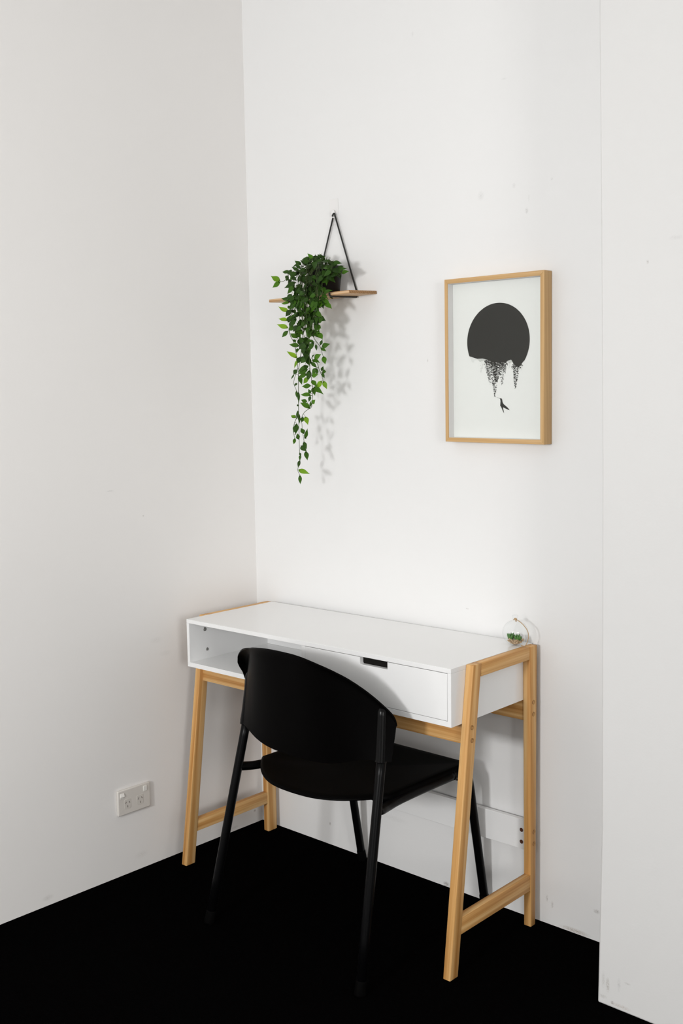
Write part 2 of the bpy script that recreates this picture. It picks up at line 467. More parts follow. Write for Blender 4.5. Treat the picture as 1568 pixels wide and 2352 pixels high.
def panel(name, x0, x1, d0, d1, z0, z1, mat=None, bevel=0.0008, parent=desk):
    bm = bmesh.new(); box(bm, x0, x1, -d1, -d0, z0, z1)
    return link(name, bm, mat or M_white, parent, bevel=bevel)


panel('tabletop', 0, W_, 0, D_, 0.7484, ZT, bevel=0.0005)
panel('bottom_panel', 0.0108, W_ - 0.0108, 0.0, D_ - 0.0001, ZB, 0.6297, bevel=0.0003)
sp_l = panel('side_panel', 0, 0.01075, 0.0, D_, ZB, 0.7482, bevel=0.0003)
sp_r = panel('side_panel', W_ - 0.01075, W_, 0.0, D_, ZB, 0.7482, bevel=0.0003)
panel('divider', 0.4808, 0.4925, 0.036, D_, 0.6299, 0.7480)
panel('back_panel', 0.0112, W_ - 0.0112, 0.028, 0.036, 0.6299, 0.7480)
# cam screws in the open compartment
for (d, z, r, mt) in ((0.295, 0.7205, 0.0062, M_metal), (0.288, 0.6575, 0.0052, M_metal)):
    bm = bmesh.new()
    lathe(bm, [(0, 0.0016), (r * 0.35, 0.0016), (r * 0.42, 0.0008), (r * 0.72, 0.0012), (r * 0.9, 0.0010), (r, 0)], (0.0108, -d, z), 20, axis=(1, 0, 0))
    o = link('cam_screw', bm, mt, sp_l); o.parent = sp_l
bm = bmesh.new()
lathe(bm, [(0, 0.008), (0.0032, 0.008), (0.0045, 0.006), (0.0045, 0)], (0.030, -0.286, 0.7484), 20, axis=(0, 0, -1))
link('fixing_bolt', bm, M_metal, desk)

# drawer with its cut-out grip
dr = thing('drawer', '', '', (0, 0, 0)); dr.parent = desk
for k in ('label', 'category'): del dr[k]
X0, X1, Z0, Z1 = 0.4937, 0.9686, 0.6308, 0.7468
nx0, nx1, nz = 0.6905, 0.7826, 0.7283
r = 0.004
pts2 = [(X0, Z0), (X1, Z0), (X1, Z1), (nx1, Z1), (nx1, nz + 0.001)]
pts2 += [(nx1 - 0.001, nz)]
for k in range(0, 6):
    a = -math.pi / 2 - k * math.pi / 2 / 5
    pts2.append((nx0 + r + r * math.cos(a), nz + r + r * math.sin(a)))
pts2 += [(nx0, Z1), (X0, Z1)]
bm = bmesh.new(); prism(bm, [Vector((x, -D_ + 0.0004, z)) for x, z in pts2], (0, 0.014, 0))
dfront = link('drawer_front', bm, M_white, dr, bevel=0.0006)
bm = bmesh.new()
box(bm, X0 + 0.012, X0 + 0.02, -D_ + 0.02, -0.05, Z0 + 0.003, Z1 - 0.035)
box(bm, X1 - 0.02, X1 - 0.012, -D_ + 0.02, -0.05, Z0 + 0.003, Z1 - 0.035)
box(bm, X0 + 0.02, X1 - 0.02, -D_ + 0.02, -0.05, Z0 + 0.003, Z0 + 0.008)
link('drawer_tray', bm, M_dark, dr)
# near-black sheet that paints in the shade behind the grip and the gap
bm = bmesh.new(); box(bm, 0.4926, W_ - 0.0109, -D_ + 0.016, -D_ + 0.018, 0.6297, 0.7482)
link('drawer_shade_sheet', bm, M_dark, dr)

TW = 0.022


def leg_piece(name, x0, x1, top, bot, par):
    """top=(back,front) depth at ZT, bot=(back,front) depth on the floor"""
    (tb, tf), (bb, bf) = top, bot
    return grain_bar(name, [(x0, -bf, 0), (x1, -bf, 0), (x1, -bb, 0), (x0, -bb, 0), (x0, -tf, ZT), (x1, -tf, ZT), (x1, -tb, ZT), (x0, -tb, ZT)],
                     (0, -(bf - tf), -ZT), M_pine, par, 0.0016)


legs = {}
legs['rf'] = leg_piece('leg', W_ + 0.0004, W_ + TW, (0.2605, 0.2955), (0.3665, 0.3985), desk)
legs['rb'] = leg_piece('leg', W_ + 0.0004, W_ + TW, (0.0105, 0.0445), (0.0180, 0.0400), desk)
legs['lf'] = leg_piece('leg', -TW, -0.0004, (0.2547, 0.2875), (0.3530, 0.3880), desk)
legs['lb'] = leg_piece('leg', -TW, -0.0004, (0.0020, 0.0425), (0.0020, 0.0400), desk)
bar_box('top_rail', W_ + 0.0006, W_ + TW - 0.0006, 0.0445, 0.262, 0.7265, ZT - 0.0003, (0, 1, 0), M_pine, desk)
bar_box('top_rail', -TW + 0.0006, -0.0006, 0.0425, 0.257, 0.7265, ZT - 0.0003, (0, 1, 0), M_pine, desk)
bar_box('lower_rail', W_ + 0.002, W_ + TW - 0.0015, 0.0395, 0.353, 0.1005, 0.1440, (0, 1, 0), M_pine, desk)
bar_box('lower_rail', -TW + 0.0015, -0.002, 0.0395, 0.339, 0.0955, 0.1330, (0, 1, 0), M_pine, desk)
bar_box('front_rail', -0.0004, W_ + 0.0004, 0.2820, 0.3000, 0.5605, 0.6150, (1, 0, 0), M_pine, desk)
bar_box('rear_rail', -0.0004, W_ + 0.0004, 0.0200, 0.0380, 0.5600, 0.6150, (1, 0, 0), M_pine, desk)
brace = panel('brace_board', -0.0004, W_ + 0.0004, 0.0060, 0.0200, 0.1985, 0.2810, M_white, 0.0008)
for z in (0.2514, 0.2187):
    bm = bmesh.new(); lathe(bm, [(0, 0.0006), (0.0036, 0.0008), (0.0046, 0.0012), (0.0056, 0.0)], (0.9603, -0.0200, z), 18, axis=(0, -1, 0))
    link('screw', bm, M_brown, brace)


def bolt(d, z, par, r=0.0062):
    bm = bmesh.new()
    lathe(bm, [(0, -0.0004), (r * 0.30, -0.0004), (r * 0.34, 0.0003), (r * 0.66, 0.0003), (r * 0.72, 0.0009), (r * 0.98, 0.0009), (r, -0.001)],
          (W_ + TW, -d, z), 22, axis=(1, 0, 0))
    for f in bm.faces:
        c = f.calc_center_median(); rr = math.hypot(c.y + d, c.z - z)
        f.material_index = 1 if (rr < r * 0.34 or rr > r * 0.90) else 0
    o = link('bolt', bm, [M_plugwood, M_brown], par)
    set_attr(o, 'grain', [(v.co.x, v.co.y + 1, v.co.z) for v in o.data.vertices])


bolt(0.302, 0.6083, legs['rf']); bolt(0.302, 0.5759, legs['rf'])
bolt(0.0271, 0.6102, legs['rb']); bolt(0.0271, 0.5787, legs['rb'])
bolt(0.0250, 0.2580, legs['rb']); bolt(0.0250, 0.2257, legs['rb'])

# ------------------------------------------------------------------ chair
CX = 0.6995
chair = thing('desk_chair', 'black plastic stacking chair on tubular steel legs, tucked under the desk', 'chair', (CX, -0.30, 0))
OFF = Vector((CX, -0.30, 0))


def cl(p): return Vector(p) - OFF


def upright(s, z):
    t = z / 0.528
    return Vector((CX + s * (0.2746 + (0.2433 - 0.2746) * t), -0.595 + 0.1242 * t, z))


HALF = [(0.0, 0.779), (0.04, 0.7775), (0.07, 0.773), (0.105, 0.764), (0.14, 0.752), (0.178, 0.731), (0.212, 0.702), (0.236, 0.674), (0.251, 0.656), (0.261, 0.640), (0.2665, 0.618)]
LEFT = [(0.0, 0.779), (0.04, 0.779), (0.08, 0.777), (0.12, 0.771), (0.158, 0.763), (0.20, 0.748), (0.232, 0.726), (0.250, 0.702), (0.258, 0.675), (0.263, 0.648), (0.2665, 0.618)]
BOT = [(0.0, 0.506), (0.08, 0.508), (0.12, 0.513), (0.155, 0.521), (0.185, 0.530), (0.205, 0.5365), (0.235, 0.537), (0.2665, 0.535)]


def interp(tab, x):
    x = min(max(x, tab[0][0]), tab[-1][0])
    for (a, fa), (b_, fb) in zip(tab, tab[1:]):
        if x <= b_: return fa + (fb - fa) * (x - a) / (b_ - a)
    return tab[-1][1]


def soft(tab, x):
    # smoothed look-up, so that the moulded outline has no corners
    hs = 0.016 * min(1.0, max(0.12, (tab[-1][0] - x) / 0.03))
    return sum(interp(tab, abs(x + hs * k / 3)) for k in range(-3, 4)) / 7


def shell_y(dx, z):
    A = 0.05 + (z - 0.53) * 0.32; A = min(max(A, 0.04), 0.115)
    yc = -0.526 - (z - 0.506) * 0.10
    u = min(abs(dx) / 0.25, 1.07)
    return yc + A * u ** 3


NA, NB = 72, 30
bm = bmesh.new(); grid = []
for i in range(NA + 1):
    a = -1 + 2 * i / NA
    s = math.sin(a * math.pi / 2) * 0.55 + a * 0.45
    dx = s * 0.2665
    tb = LEFT if dx < 0 else HALF
    zt = soft(tb, abs(dx)); zb = soft(BOT, abs(dx))
    row = []
    for j in range(NB + 1):
        v = j / NB
        v2 = 1 - (1 - v) ** 1.35
        z = zb + (zt - zb) * v2
        y = shell_y(dx, z)
        # rolled rim: outermost 12 mm of the upper edge turns outwards
        dist = min((zt - z), 1.0)
        side = 0.2665 - abs(dx)
        d_edge = dist if dist < side else side
        up = min(1.0, max(0.0, (z - 0.575) / 0.06)); up = up * up * (3 - 2 * up)
        fl = max(0.0, 1 - d_edge / 0.016) * up
        amp = 0.0045
        if dx < 0 and z > 0.64: amp += 0.020 * min(1, (z - 0.64) / 0.05) * min(1, max(0, (-dx - 0.17) / 0.07))
        y -= amp * fl * fl
        x_out = 0.004 * max(0.0, (dx - 0.20) / 0.066)
        if dx < 0 and z > 0.66: x_out = -0.020 * fl * min(1, (z - 0.66) / 0.03) * min(1, max(0, (-dx - 0.17) / 0.07))
        if dx < -0.18: x_out -= 0.005 * min(1.0, (-dx - 0.18) / 0.06)
        row.append(bm.verts.new(cl((CX + dx + x_out, y, z))))
    grid.append(row)
for i in range(NA):
    for j in range(NB):
        bm.faces.new((grid[i][j], grid[i + 1][j], grid[i + 1][j + 1], grid[i][j + 1]))
bmesh.ops.recalc_face_normals(bm, faces=bm.faces[:])
bm.normal_update()
if bm.faces[len(bm.faces) // 2].normal.y > 0: bmesh.ops.reverse_faces(bm, faces=bm.faces[:])
backrest = link('backrest', bm, M_plastic, chair, smooth=True)
so = backrest.modifiers.new('solid', 'SOLIDIFY'); so.thickness = 0.005; so.offset = -1
es = backrest.modifiers.new('split', 'EDGE_SPLIT'); es.split_angle = math.radians(50)

# moulded sleeves that hold the uprights
for s in (-1, 1):
    ztop_ = 0.652 if s > 0 else 0.665
    zs = [0.531 + (ztop_ - 0.531) * k / 12 for k in range(13)]
    path, rad = [], []
    for z in zs:
        c = upright(s, z)
        t = (z - 0.531) / (ztop_ - 0.531)
        c.y = shell_y(c.x - CX, z) + 0.0098
        path.append(cl(c)); rad.append(0.0152 - 0.0010 * t)
    path.append(path[-1] + Vector((0, 0.001, 0.006))); rad.append(0.0115)
    path.append(path[-1] + Vector((0, 0.002, 0.003))); rad.append(0.006)
    bm = bmesh.new(); tube(bm, path, rad, 20)
    link('sleeve', bm, M_sleeve, backrest, smooth=False, bevel=0.0015)
    # flat flange beside the sleeve
RAD = 0.0122
for s in (-1, 1):
    path = [cl(upright(s, z)) for z in (0.006, 0.12, 0.25, 0.38, 0.50, 0.56)]
    bm = bmesh.new(); tube(bm, path, RAD, 20)
    lg = link('rear_leg', bm, M_steel, chair)
    bm = bmesh.new(); tube(bm, [cl(upright(s, 0.0)), cl(upright(s, 0.004)), cl(upright(s, 0.03)), cl(upright(s, 0.034))], [0.0128, 0.0140, 0.0134, 0.0126], 20)
    link('foot_cap', bm, M_rubber, lg)


def fleg(s, z):
    t = z / 0.40
    return Vector((CX + s * (0.229 - 0.002 * t), -0.022 - 0.075 * t, z))


for s in (-1, 1):
    path = [fleg(s, z) for z in (0.006, 0.10, 0.20, 0.30, 0.365)]
    # bends back under the seat and runs to the rear leg as one tube
    path += [Vector((CX + s * 0.2265, -0.100, 0.392)), Vector((CX + s * 0.226, -0.125, 0.406)), Vector((CX + s * 0.226, -0.17, 0.409))]
    bm = bmesh.new(); tube(bm, smooth_path([cl(p) for p in path], 5), RAD, 18)
    lg = link('front_leg', bm, M_steel, chair)
    bm = bmesh.new(); tube(bm, [cl(fleg(s, z)) for z in (0.0, 0.004, 0.03, 0.034)], [0.0128, 0.0140, 0.0134, 0.0126], 20)
    link('foot_cap', bm, M_rubber, lg)
    u = upright(s, 0.420)
    path = [Vector((CX + s * 0.226, -0.16, 0.409)), Vector((CX + s * 0.226, -0.25, 0.409)), Vector((CX + s * 0.227, -0.34, 0.409)),
            Vector((CX + s * 0.230, -0.40, 0.409)), Vector((CX + s * 0.238, -0.445, 0.410)), Vector((u.x - s * 0.002, u.y + 0.018, 0.414)), Vector((u.x, u.y, 0.418))]
    bm = bmesh.new(); tube(bm, smooth_path([cl(p) for p in path], 5), RAD * 0.98, 18)
    link('side_rail', bm, M_steel, chair)
bm = bmesh.new(); tube(bm, [cl((CX - 0.226, -0.135, 0.398)), cl((CX + 0.226, -0.135, 0.398))], 0.011, 16)
link('cross_bar', bm, M_steel, chair)

# seat: flat pan with rounded rear edge and a turned-down rim
sx0, sx1 = CX - 0.238, CX + 0.230
outline = []
for k in range(13):      # front edge with small rounded corners
    outline.append((sx0 + 0.014 + (sx1 - sx0 - 0.028) * k / 12, -0.097 - 0.0 * k))
corner = [(sx1 - 0.004, -0.101), (sx1, -0.112)]
outline += corner
for k in range(1, 9): outline.append((sx1, -0.112 - (0.420 - 0.112) * k / 8))
for k in range(1, 28):
    t = k / 28
    x = sx1 + (sx0 - sx1) * t
    y = -0.420 - 0.118 * (1 - abs(2 * t - 1) ** 2.4)
    outline.append((x, y))
for k in range(0, 9): outline.append((sx0, -0.420 + (0.420 - 0.112) * k / 8))
outline += [(sx0 + 0.004, -0.101)]
cxs, cys = CX, -0.30
bm = bmesh.new()
rings = []
specs = [(0.0, 0.421), (0.25, 0.4212), (0.5, 0.4225), (0.75, 0.4255), (0.90, 0.4288), (0.965, 0.4300), (0.988, 0.4290), (1.0, 0.4245), (1.0, 0.4000), (0.987, 0.3985), (0.982, 0.4200)]
for f_, z in specs:
    if f_ == 0.0: rings.append([bm.verts.new(cl((cxs, cys, z)))]); continue
    rg = []
    for (x, y) in outline:
        zz = z
        if z < 0.4240 and f_ > 0.97:      # the rim is deep along the sides and only a thin lip round the back
            sk = min(1.0, max(0.0, (y + 0.450) / 0.022))
            zz = z * sk + (0.4225 if z < 0.41 else 0.4250) * (1 - sk)
        if y < -0.43: zz -= 0.008 * min(1, (-0.43 - (cys + (y - cys) * f_)) / 0.1 if (cys + (y - cys) * f_) < -0.43 else 0)   # rear edge dips
        rg.append(bm.verts.new(cl((cxs + (x - cxs) * f_, cys + (y - cys) * f_, zz))))
    rings.append(rg)
n = len(outline)
for a, b2 in zip(rings, rings[1:]):
    for k in range(n):
        k2 = (k + 1) % n
        if len(a) == 1: bm.faces.new((a[0], b2[k], b2[k2]))
        else: bm.faces.new((a[k], b2[k], b2[k2], a[k2]))
bmesh.ops.recalc_face_normals(bm, faces=bm.faces[:])
link('seat', bm, M_plastic, chair, smooth=True)

# ------------------------------------------------------------------ hanging shelf, bracket, hook
shelf = thing('hanging_shelf', 'narrow wooden wall shelf held by a black triangular bracket', 'shelf', (0.38, 0, 1.70))
SO = Vector((0.38, 0, 1.70))
pA = at(616.7, 688, 1, -0.12); pB = at(800, 666, 1, -0.12)
pA2 = at(616.7, 695.5, 1, -0.12); pB2 = at(800, 673.5, 1, -0.12)
xl, xr = pA.x + 0.001, 0.5436
zbr = 1.7150; th = 0.0092
# corners: front left/right, back left/right (top surface)
fl_, fr_ = pA.z, pB.z
M_end = wood_mat('shelf_end_grain', (0.42, 0.24, 0.11), (0.32, 0.17, 0.065), (0.20, 0.095, 0.03), freq=30)
bl_, br_ = fl_ + 0.0045, zbr
o = grain_bar('board', [Vector(c) - SO for c in ((xl, -0.12, fl_ - th), (xr, -0.12, fr_ - th), (xr, -0.0015, br_ - th), (xl, -0.0015, bl_ - th),
                                                 (xl, -0.12, fl_), (xr, -0.12, fr_), (xr, -0.0015, br_), (xl, -0.0015, bl_))], (1, 0, 0), M_shelf, shelf, 0.0016)
o.data.materials.append(M_end)
for p in o.data.polygons:
    if p.normal.x > 0.8: p.material_index = 1


def zs_top(x, y):
    t = (x - xl) / (xr - xl); u = -y / 0.12
    return (bl_ * (1 - t) + br_ * t) * (1 - u) + (fl_ * (1 - t) + fr_ * t) * u


hook_p = at(766.5, 492, 1, -0.010)
RS = 0.0024
for nm, xw in (('bracket_arm', 0.472), ('bracket_arm', 0.298)):
    zt_ = zs_top(xw, -0.006)
    top = hook_p + Vector((0.004 if xw > 0.4 else -0.004, 0.0, -0.004 if xw > 0.4 else -0.010))
    pts = [top, Vector((xw, -0.006, zt_ + 0.001)) + (Vector((0, 0, 0)))]
    pts = [top, top.lerp(Vector((xw, -0.007, zt_)), 0.5), Vector((xw, -0.007, zt_ + 0.0))]
    bm = bmesh.new(); tube(bm, [p - SO for p in pts], RS, 12)
    # runs under the board to the front lip
    zb0 = zs_top(xw, -0.007) - th - RS - 0.0004
    zf0 = zs_top(xw, -0.12) - th - RS - 0.0004
    p2 = [Vector((xw, -0.0075, zt_ + 0.0)), Vector((xw, -0.0075, zb0 + 0.003)), Vector((xw, -0.010, zb0)), Vector((xw, -0.06, (zb0 + zf0) / 2)), Vector((xw, -0.117, zf0)),
          Vector((xw, -0.1228, zf0 + 0.002)), Vector((xw, -0.1245, zf0 + 0.006)), Vector((xw, -0.1246, zf0 + 0.0105))]
    tube(bm, [p - SO for p in p2], RS, 12)
    link(nm, bm, M_strap, shelf)
bm = bmesh.new()
tube(bm, smooth_path([hook_p + Vector(v) - SO for v in ((-0.0065, 0, -0.006), (-0.004, 0.001, 0.0005), (0, 0, 0.002), (0.003, 0, 0.0), (0.0042, 0, -0.005))], 4), RS * 1.05, 12)
link('bracket_loop', bm, M_strap, shelf)

hook = thing('wall_hook', 'small white adhesive hook holding the shelf bracket', 'hook', tuple(at(767, 487, 1, 0)))
HO = hook.location.copy()
h0 = at(757, 459, 1, 0); h1 = at(778.5, 515, 1, 0)
bm = bmesh.new(); box(bm, h0.x - HO.x, h1.x - HO.x - 0.002, -0.0014, -0.0002, h1.z - HO.z, h0.z - HO.z)
link('backplate', bm, M_hookw, hook, bevel=0.0006)
kc = at(765, 489, 1, -0.006) - HO
bm = bmesh.new(); lathe(bm, [(0.0, 0.0115), (0.006, 0.0113), (0.0078, 0.0098), (0.0080, 0.0085), (0.0055, 0.0070), (0.0036, 0.0055), (0.0040, 0.0010)], (kc.x, 0, kc.z + 0.001), 24, axis=(0, -1, 0))
link('peg', bm, M_hookw, hook)

# ------------------------------------------------------------------ potted trailing plant
plant = thing('potted_plant', 'trailing green vine in a black pot, spilling over the shelf', 'plant', (0.395, -0.062, zs_top(0.395, -0.062)))
PO = plant.location.copy()
bm = bmesh.new()
lathe(bm, [(0.0, 0.0005), (0.041, 0.0005), (0.043, 0.002), (0.0505, 0.066), (0.0535, 0.068), (0.0540, 0.079), (0.0515, 0.0795), (0.0495, 0.068), (0.049, 0.062)], (0, 0, 0.0005), 40)
link('pot', bm, M_pot, plant)
bm = bmesh.new()
lathe(bm, [(0.0, 0.066), (0.03, 0.065), (0.0488, 0.063)], (0, 0, 0.0005), 24)
link('soil', bm, M_soil, plant)


class Leafs:
    def __init__(self): self.bm = bmesh.new(); self.uv = []

    def leaf(self, base, tip, width, nrm, tone, fold=0.25, curl=0.12):
        base, tip = Vector(base), Vector(tip)
        ax = tip - base; Ln = ax.length; ax.normalize()
        n = Vector(nrm); n = n - ax * n.dot(ax)
        if n.length < 1e-4: n = Vector((0, -1, 0.3)) - ax * Vector((0, -1, 0.3)).dot(ax)
        n.normalize(); sd = ax.cross(n)
        NL, prof = 8, [0.0, 0.50, 0.86, 1.0, 0.95, 0.76, 0.48, 0.20, 0.0]
        rows = []
        for i in range(NL + 1):
            v = i / NL
            c = base + ax * (v * Ln) + n * (-curl * Ln * (v - 0.4) ** 2 * 1.6)
            hw = width * 0.5 * prof[i]
            if i in (0, NL):
                rows.append([self.bm.verts.new(c)]); self.uv.append((0, v, tone))
            else:
                r_ = []
                for u in (-1, -0.5, 0, 0.5, 1):
                    r_.append(self.bm.verts.new(c + sd * (u * hw) + n * (abs(u) * fold * hw)))
                    self.uv.append((u, v, tone))
                rows.append(r_)
        for a, b_ in zip(rows, rows[1:]):
            if len(a) == 1:
                for k in range(4): f = self.bm.faces.new((a[0], b_[k], b_[k + 1])); f.smooth = True
            elif len(b_) == 1:
                for k in range(4): f = self.bm.faces.new((a[k], a[k + 1], b_[0])); f.smooth = True
            else:
                for k in range(4): f = self.bm.faces.new((a[k], a[k + 1], b_[k + 1], b_[k])); f.smooth = True

    def stem(self, path, rad=0.0008, seg=6):
        n0 = len(self.bm.verts)
        tube(self.bm, path, rad, seg, mi=1)
        self.uv += [(0, 0.5, 0.3)] * (len(self.bm.verts) - n0)

    def done(self, name):
        self.bm.verts.ensure_lookup_table()
        uv = self.uv
        o = link(name, self.bm, [M_leaf, M_stem], plant)
        set_attr(o, 'leafuv', uv)
        return o


def q(X, Y): return 560 + X / 4.126, 560 + Y / 4.126      # plant close-up grid -> photo pixel


def P3(X, Y, y): 
    px, py = q(X, Y); return at(px, py, 1, y) - PO


YV = -0.138
pot_top = Vector((0, 0, 0.070))

# (stem points in the close-up grid, depth) and its leaves (base, tip, width scale, tone)
vines = [
    # long middle vine
    ([(560, 330), (545, 500), (560, 800), (545, 1000), (520, 1180), (516, 1350), (518, 1600), (522, 1800), (526, 1950), (534, 2035), (522, 2090), (510, 2145), (530, 2192)], -0.137,
     [((512, 2140), (613, 2176), 1.25, .85), ((530, 2190), (534, 2272), .9, .45), ((532, 2050), (512, 2118), .9, .35), ((534, 2000), (528, 2050), .6, .4),
      ((526, 1980), (540, 2010), .5, .3), ((520, 1850), (505, 1800), .9, .45), ((494, 1650), (448, 1628), 1.1, .8), ((515, 1540), (505, 1520), .5, .4),
      ((515, 1600), (530, 1700), .7, .3), ((520, 1250), (548, 1330), 1.1, .4), ((515, 1400), (520, 1500), .7, .35), ((510, 1580), (500, 1660), .5, .4),
      ((508, 1085), (412, 1020), 1.3, .95), ((520, 1100), (470, 1175), 1.3, .85), ((500, 1190), (472, 1235), 1.1, .3), ((478, 1235), (448, 1282), .35, .4)]),
    ([(600, 340), (590, 500), (600, 800), (618, 950), (622, 1150), (640, 1280), (652, 1400), (645, 1500), (640, 1545), (615, 1565), (575, 1595), (548, 1645), (550, 1720), (556, 1790), (570, 1870), (590, 1960)], -0.142,
     [((585, 1965), (600, 2046), 1.2, .45), ((565, 1875), (592, 1940), 1.0, .3), ((535, 1915), (585, 1960), 1.3, .35), ((580, 1845), (600, 1760), .9, .5),
      ((570, 1800), (540, 1750), 1.2, .4), ((580, 1635), (605, 1710), 1.25, .85), ((560, 1640), (545, 1690), 1.0, .35), ((575, 1820), (588, 1850), .5, .4),
      ((628, 1560), (538, 1500), 1.5, .6), ((600, 1500), (545, 1480), 1.0, .55), ((645, 1515), (672, 1480), 1.1, .7), ((635, 1435), (538, 1425), 1.3, .6),
      ((632, 1420), (612, 1380), .8, .4), ((630, 1440), (615, 1495), .7, .35), ((628, 1545), (635, 1490), .5, .4), ((655, 1350), (738, 1412), 1.4, .55),
      ((650, 1360), (672, 1430), 1.2, .4), ((636, 1345), (556, 1352), 1.25, .5), ((640, 1290), (688, 1350), 1.2, .6), ((620, 1195), (608, 1290), 1.4, .35),
      ((640, 1250), (700, 1240), 1.2, .65), ((610, 1265), (565, 1320), 1.2, .8), ((605, 1190), (515, 1230), 1.4, .5), ((600, 1160), (508, 1210), 1.4, .45),
      ((600, 1235), (515, 1265), 1.3, .5), ((622, 1100), (575, 1060), 1.3, .25)]),
    ([(700, 420), (690, 600), (650, 740), (655, 870), (690, 930), (722, 975), (745, 1050), (752, 1070)], -0.145,
     [((752, 1065), (770, 1138), 1.25, .65), ((735, 975), (806, 950), 1.3, .45), ((725, 985), (776, 1016), .8, .4), ((722, 960), (742, 910), .7, .35),
      ((665, 935), (610, 1010), 1.4, .45), ((665, 935), (605, 910), .8, .4), ((680, 950), (688, 1010), .6, .35), ((700, 830), (610, 850), 1.4, .3),
      ((705, 840), (742, 905), 1.3, .6), ((712, 820), (690, 880), .9, .4), ((695, 770), (728, 800), .8, .4), ((700, 740), (748, 710), 1.2, .45), ((680, 640), (740, 695), 1.2, .5),
      ((655, 640), (590, 650), 1.4, .8), ((700, 600), (680, 550), 1.2, .4)]),
    ([(640, 1080), (665, 1110), (695, 1135), (712, 1190), (738, 1250), (750, 1298)], -0.140,
     [((750, 1298), (784, 1372), 1.15, .85), ((742, 1298), (688, 1368), 1.35, .85), ((740, 1215), (778, 1215), 1.2, .45), ((735, 1205), (752, 1160), .7, .35), ((738, 1225), (762, 1270), .7, .4),
      ((690, 1180), (645, 1230), 1.2, .4), ((695, 1185), (690, 1240), .6, .4), ((635, 1120), (690, 1175), .9, .4), ((665, 1085), (727, 1050), 1.3, .75), ((645, 1100), (712, 1120), 1.2, .45), ((640, 1085), (665, 1050), .7, .35)]),
    ([(520, 420), (470, 560), (450, 700), (430, 800), (440, 870), (470, 930), (490, 1010), (505, 1120), (510, 1190), (488, 1245), (472, 1320), (494, 1380), (500, 1420)], -0.128,
     [((425, 650), (335, 602), 1.35, .95), ((415, 730), (333, 706), 1.25, .95), ((422, 800), (323, 768), 1.3, 1.0), ((418, 825), (362, 882), 1.1, .45),
      ((430, 560), (358, 565), 1.2, .7), ((440, 530), (362, 520), 1.3, .45), ((510, 895), (442, 850), 1.4, .5), ((470, 905), (490, 935), .7, .35), ((525, 970), (434, 952), 1.35, .55),
      ((510, 990), (500, 1030), .8, .4), ((415, 745), (440, 680), 1.2, .3), ((440, 590), (412, 612), .8, .4), ((498, 1390), (500, 1455), .6, .4), ((505, 1320), (480, 1345), .6, .35)]),
    ([(516, 1600), (498, 1650), (480, 1695), (468, 1760), (475, 1815), (485, 1850)], -0.134,
     [((484, 1840), (472, 1897), .8, .5), ((490, 1720), (475, 1785), 1.1, .4), ((500, 1700), (490, 1800), 1.2, .4), ((500, 1815), (522, 1855), 1.0, .5)]),
    ([(480, 330), (430, 290), (405, 330), (375, 355), (348, 362)], -0.150,
     [((345, 355), (264, 312), 1.5, .85), ((345, 358), (274, 413), 1.2, .7), ((430, 275), (366, 262), 1.3, .35), ((420, 300), (400, 350), 1.3, .3), ((455, 250), (440, 265), .6, .3), ((540, 180), (450, 222), .5, .2),
      ((545, 205), (486, 165), 1.1, .35), ((500, 300), (425, 275), 1.5, .3), ((495, 365), (390, 415), 1.4, .25), ((480, 400), (410, 470), 1.5, .4), ((440, 250), (415, 290), .8, .25)]),
    ([(740, 420), (760, 500), (765, 545), (780, 560)], -0.136,
     [((768, 560), (828, 612), 1.35, .65), ((765, 545), (670, 625), 1.8, .65), ((730, 540), (690, 560), 1.2, .5), ((745, 480), (820, 435), 1.3, .35), ((735, 470), (790, 515), .9, .4), ((725, 440), (710, 500), 1.0, .3)]),
    ([(800, 270), (870, 280), (905, 300), (930, 270)], -0.105,
     [((920, 275), (986, 260), 1.0, .55), ((905, 280), (825, 300), 1.3, .4), ((800, 300), (855, 357), 1.3, .4), ((860, 250), (958, 230), 1.3, .4), ((830, 235), (920, 275), 1.4, .3), ((780, 280), (690, 320), 1.5, .25)]),
]


def jit(a): return Vector((rnd.uniform(-a, a), rnd.uniform(-a, a), rnd.uniform(-a, a)))


for pts, yv, lv in vines:
    L_ = Leafs()
    npt = len(pts)
    path = [P3(x, y, yv + 0.004 * math.sin(i * 1.7)) for i, (x, y) in enumerate(pts)]
    full = path
    if pts[0][1] < 500:   # comes out of the pot
        first = path[0]
        mid = pot_top.lerp(first, 0.55); mid.z = max(pot_top.z, first.z) + 0.012
        full = [pot_top + Vector((rnd.uniform(-.02, .02), rnd.uniform(-.02, .0), -0.006)), mid] + path
    sm = smooth_path(full, 5)
    L_.stem(sm, [0.0012 - 0.0006 * i / len(sm) for i in range(len(sm))])
    for (b0, t0, ws, tone) in lv:
        yb = yv + rnd.uniform(-.004, .004)
        base = P3(b0[0], b0[1], yb); tip = P3(t0[0], t0[1], yb + rnd.uniform(-.008, .004))
        ln = (tip - base).length
        nr = Vector((0.65 + rnd.uniform(-.35, .35), -0.75, 0.35 + rnd.uniform(-.3, .4)))
        tip = base + (tip - base) * 1.10
        L_.leaf(base, tip, 0.0106 * ws + 0.0014, nr, min(1, max(0, tone + rnd.uniform(-.06, .06))), 0.22, rnd.uniform(-.1, .25))
        near = min(sm, key=lambda p: (p - base).length)
        if (near - base).length > 0.002: L_.stem([near, near.lerp(base, .5) + Vector((0, 0, .001)), base], 0.0005, 5)
    L_.done('trailing_vine')

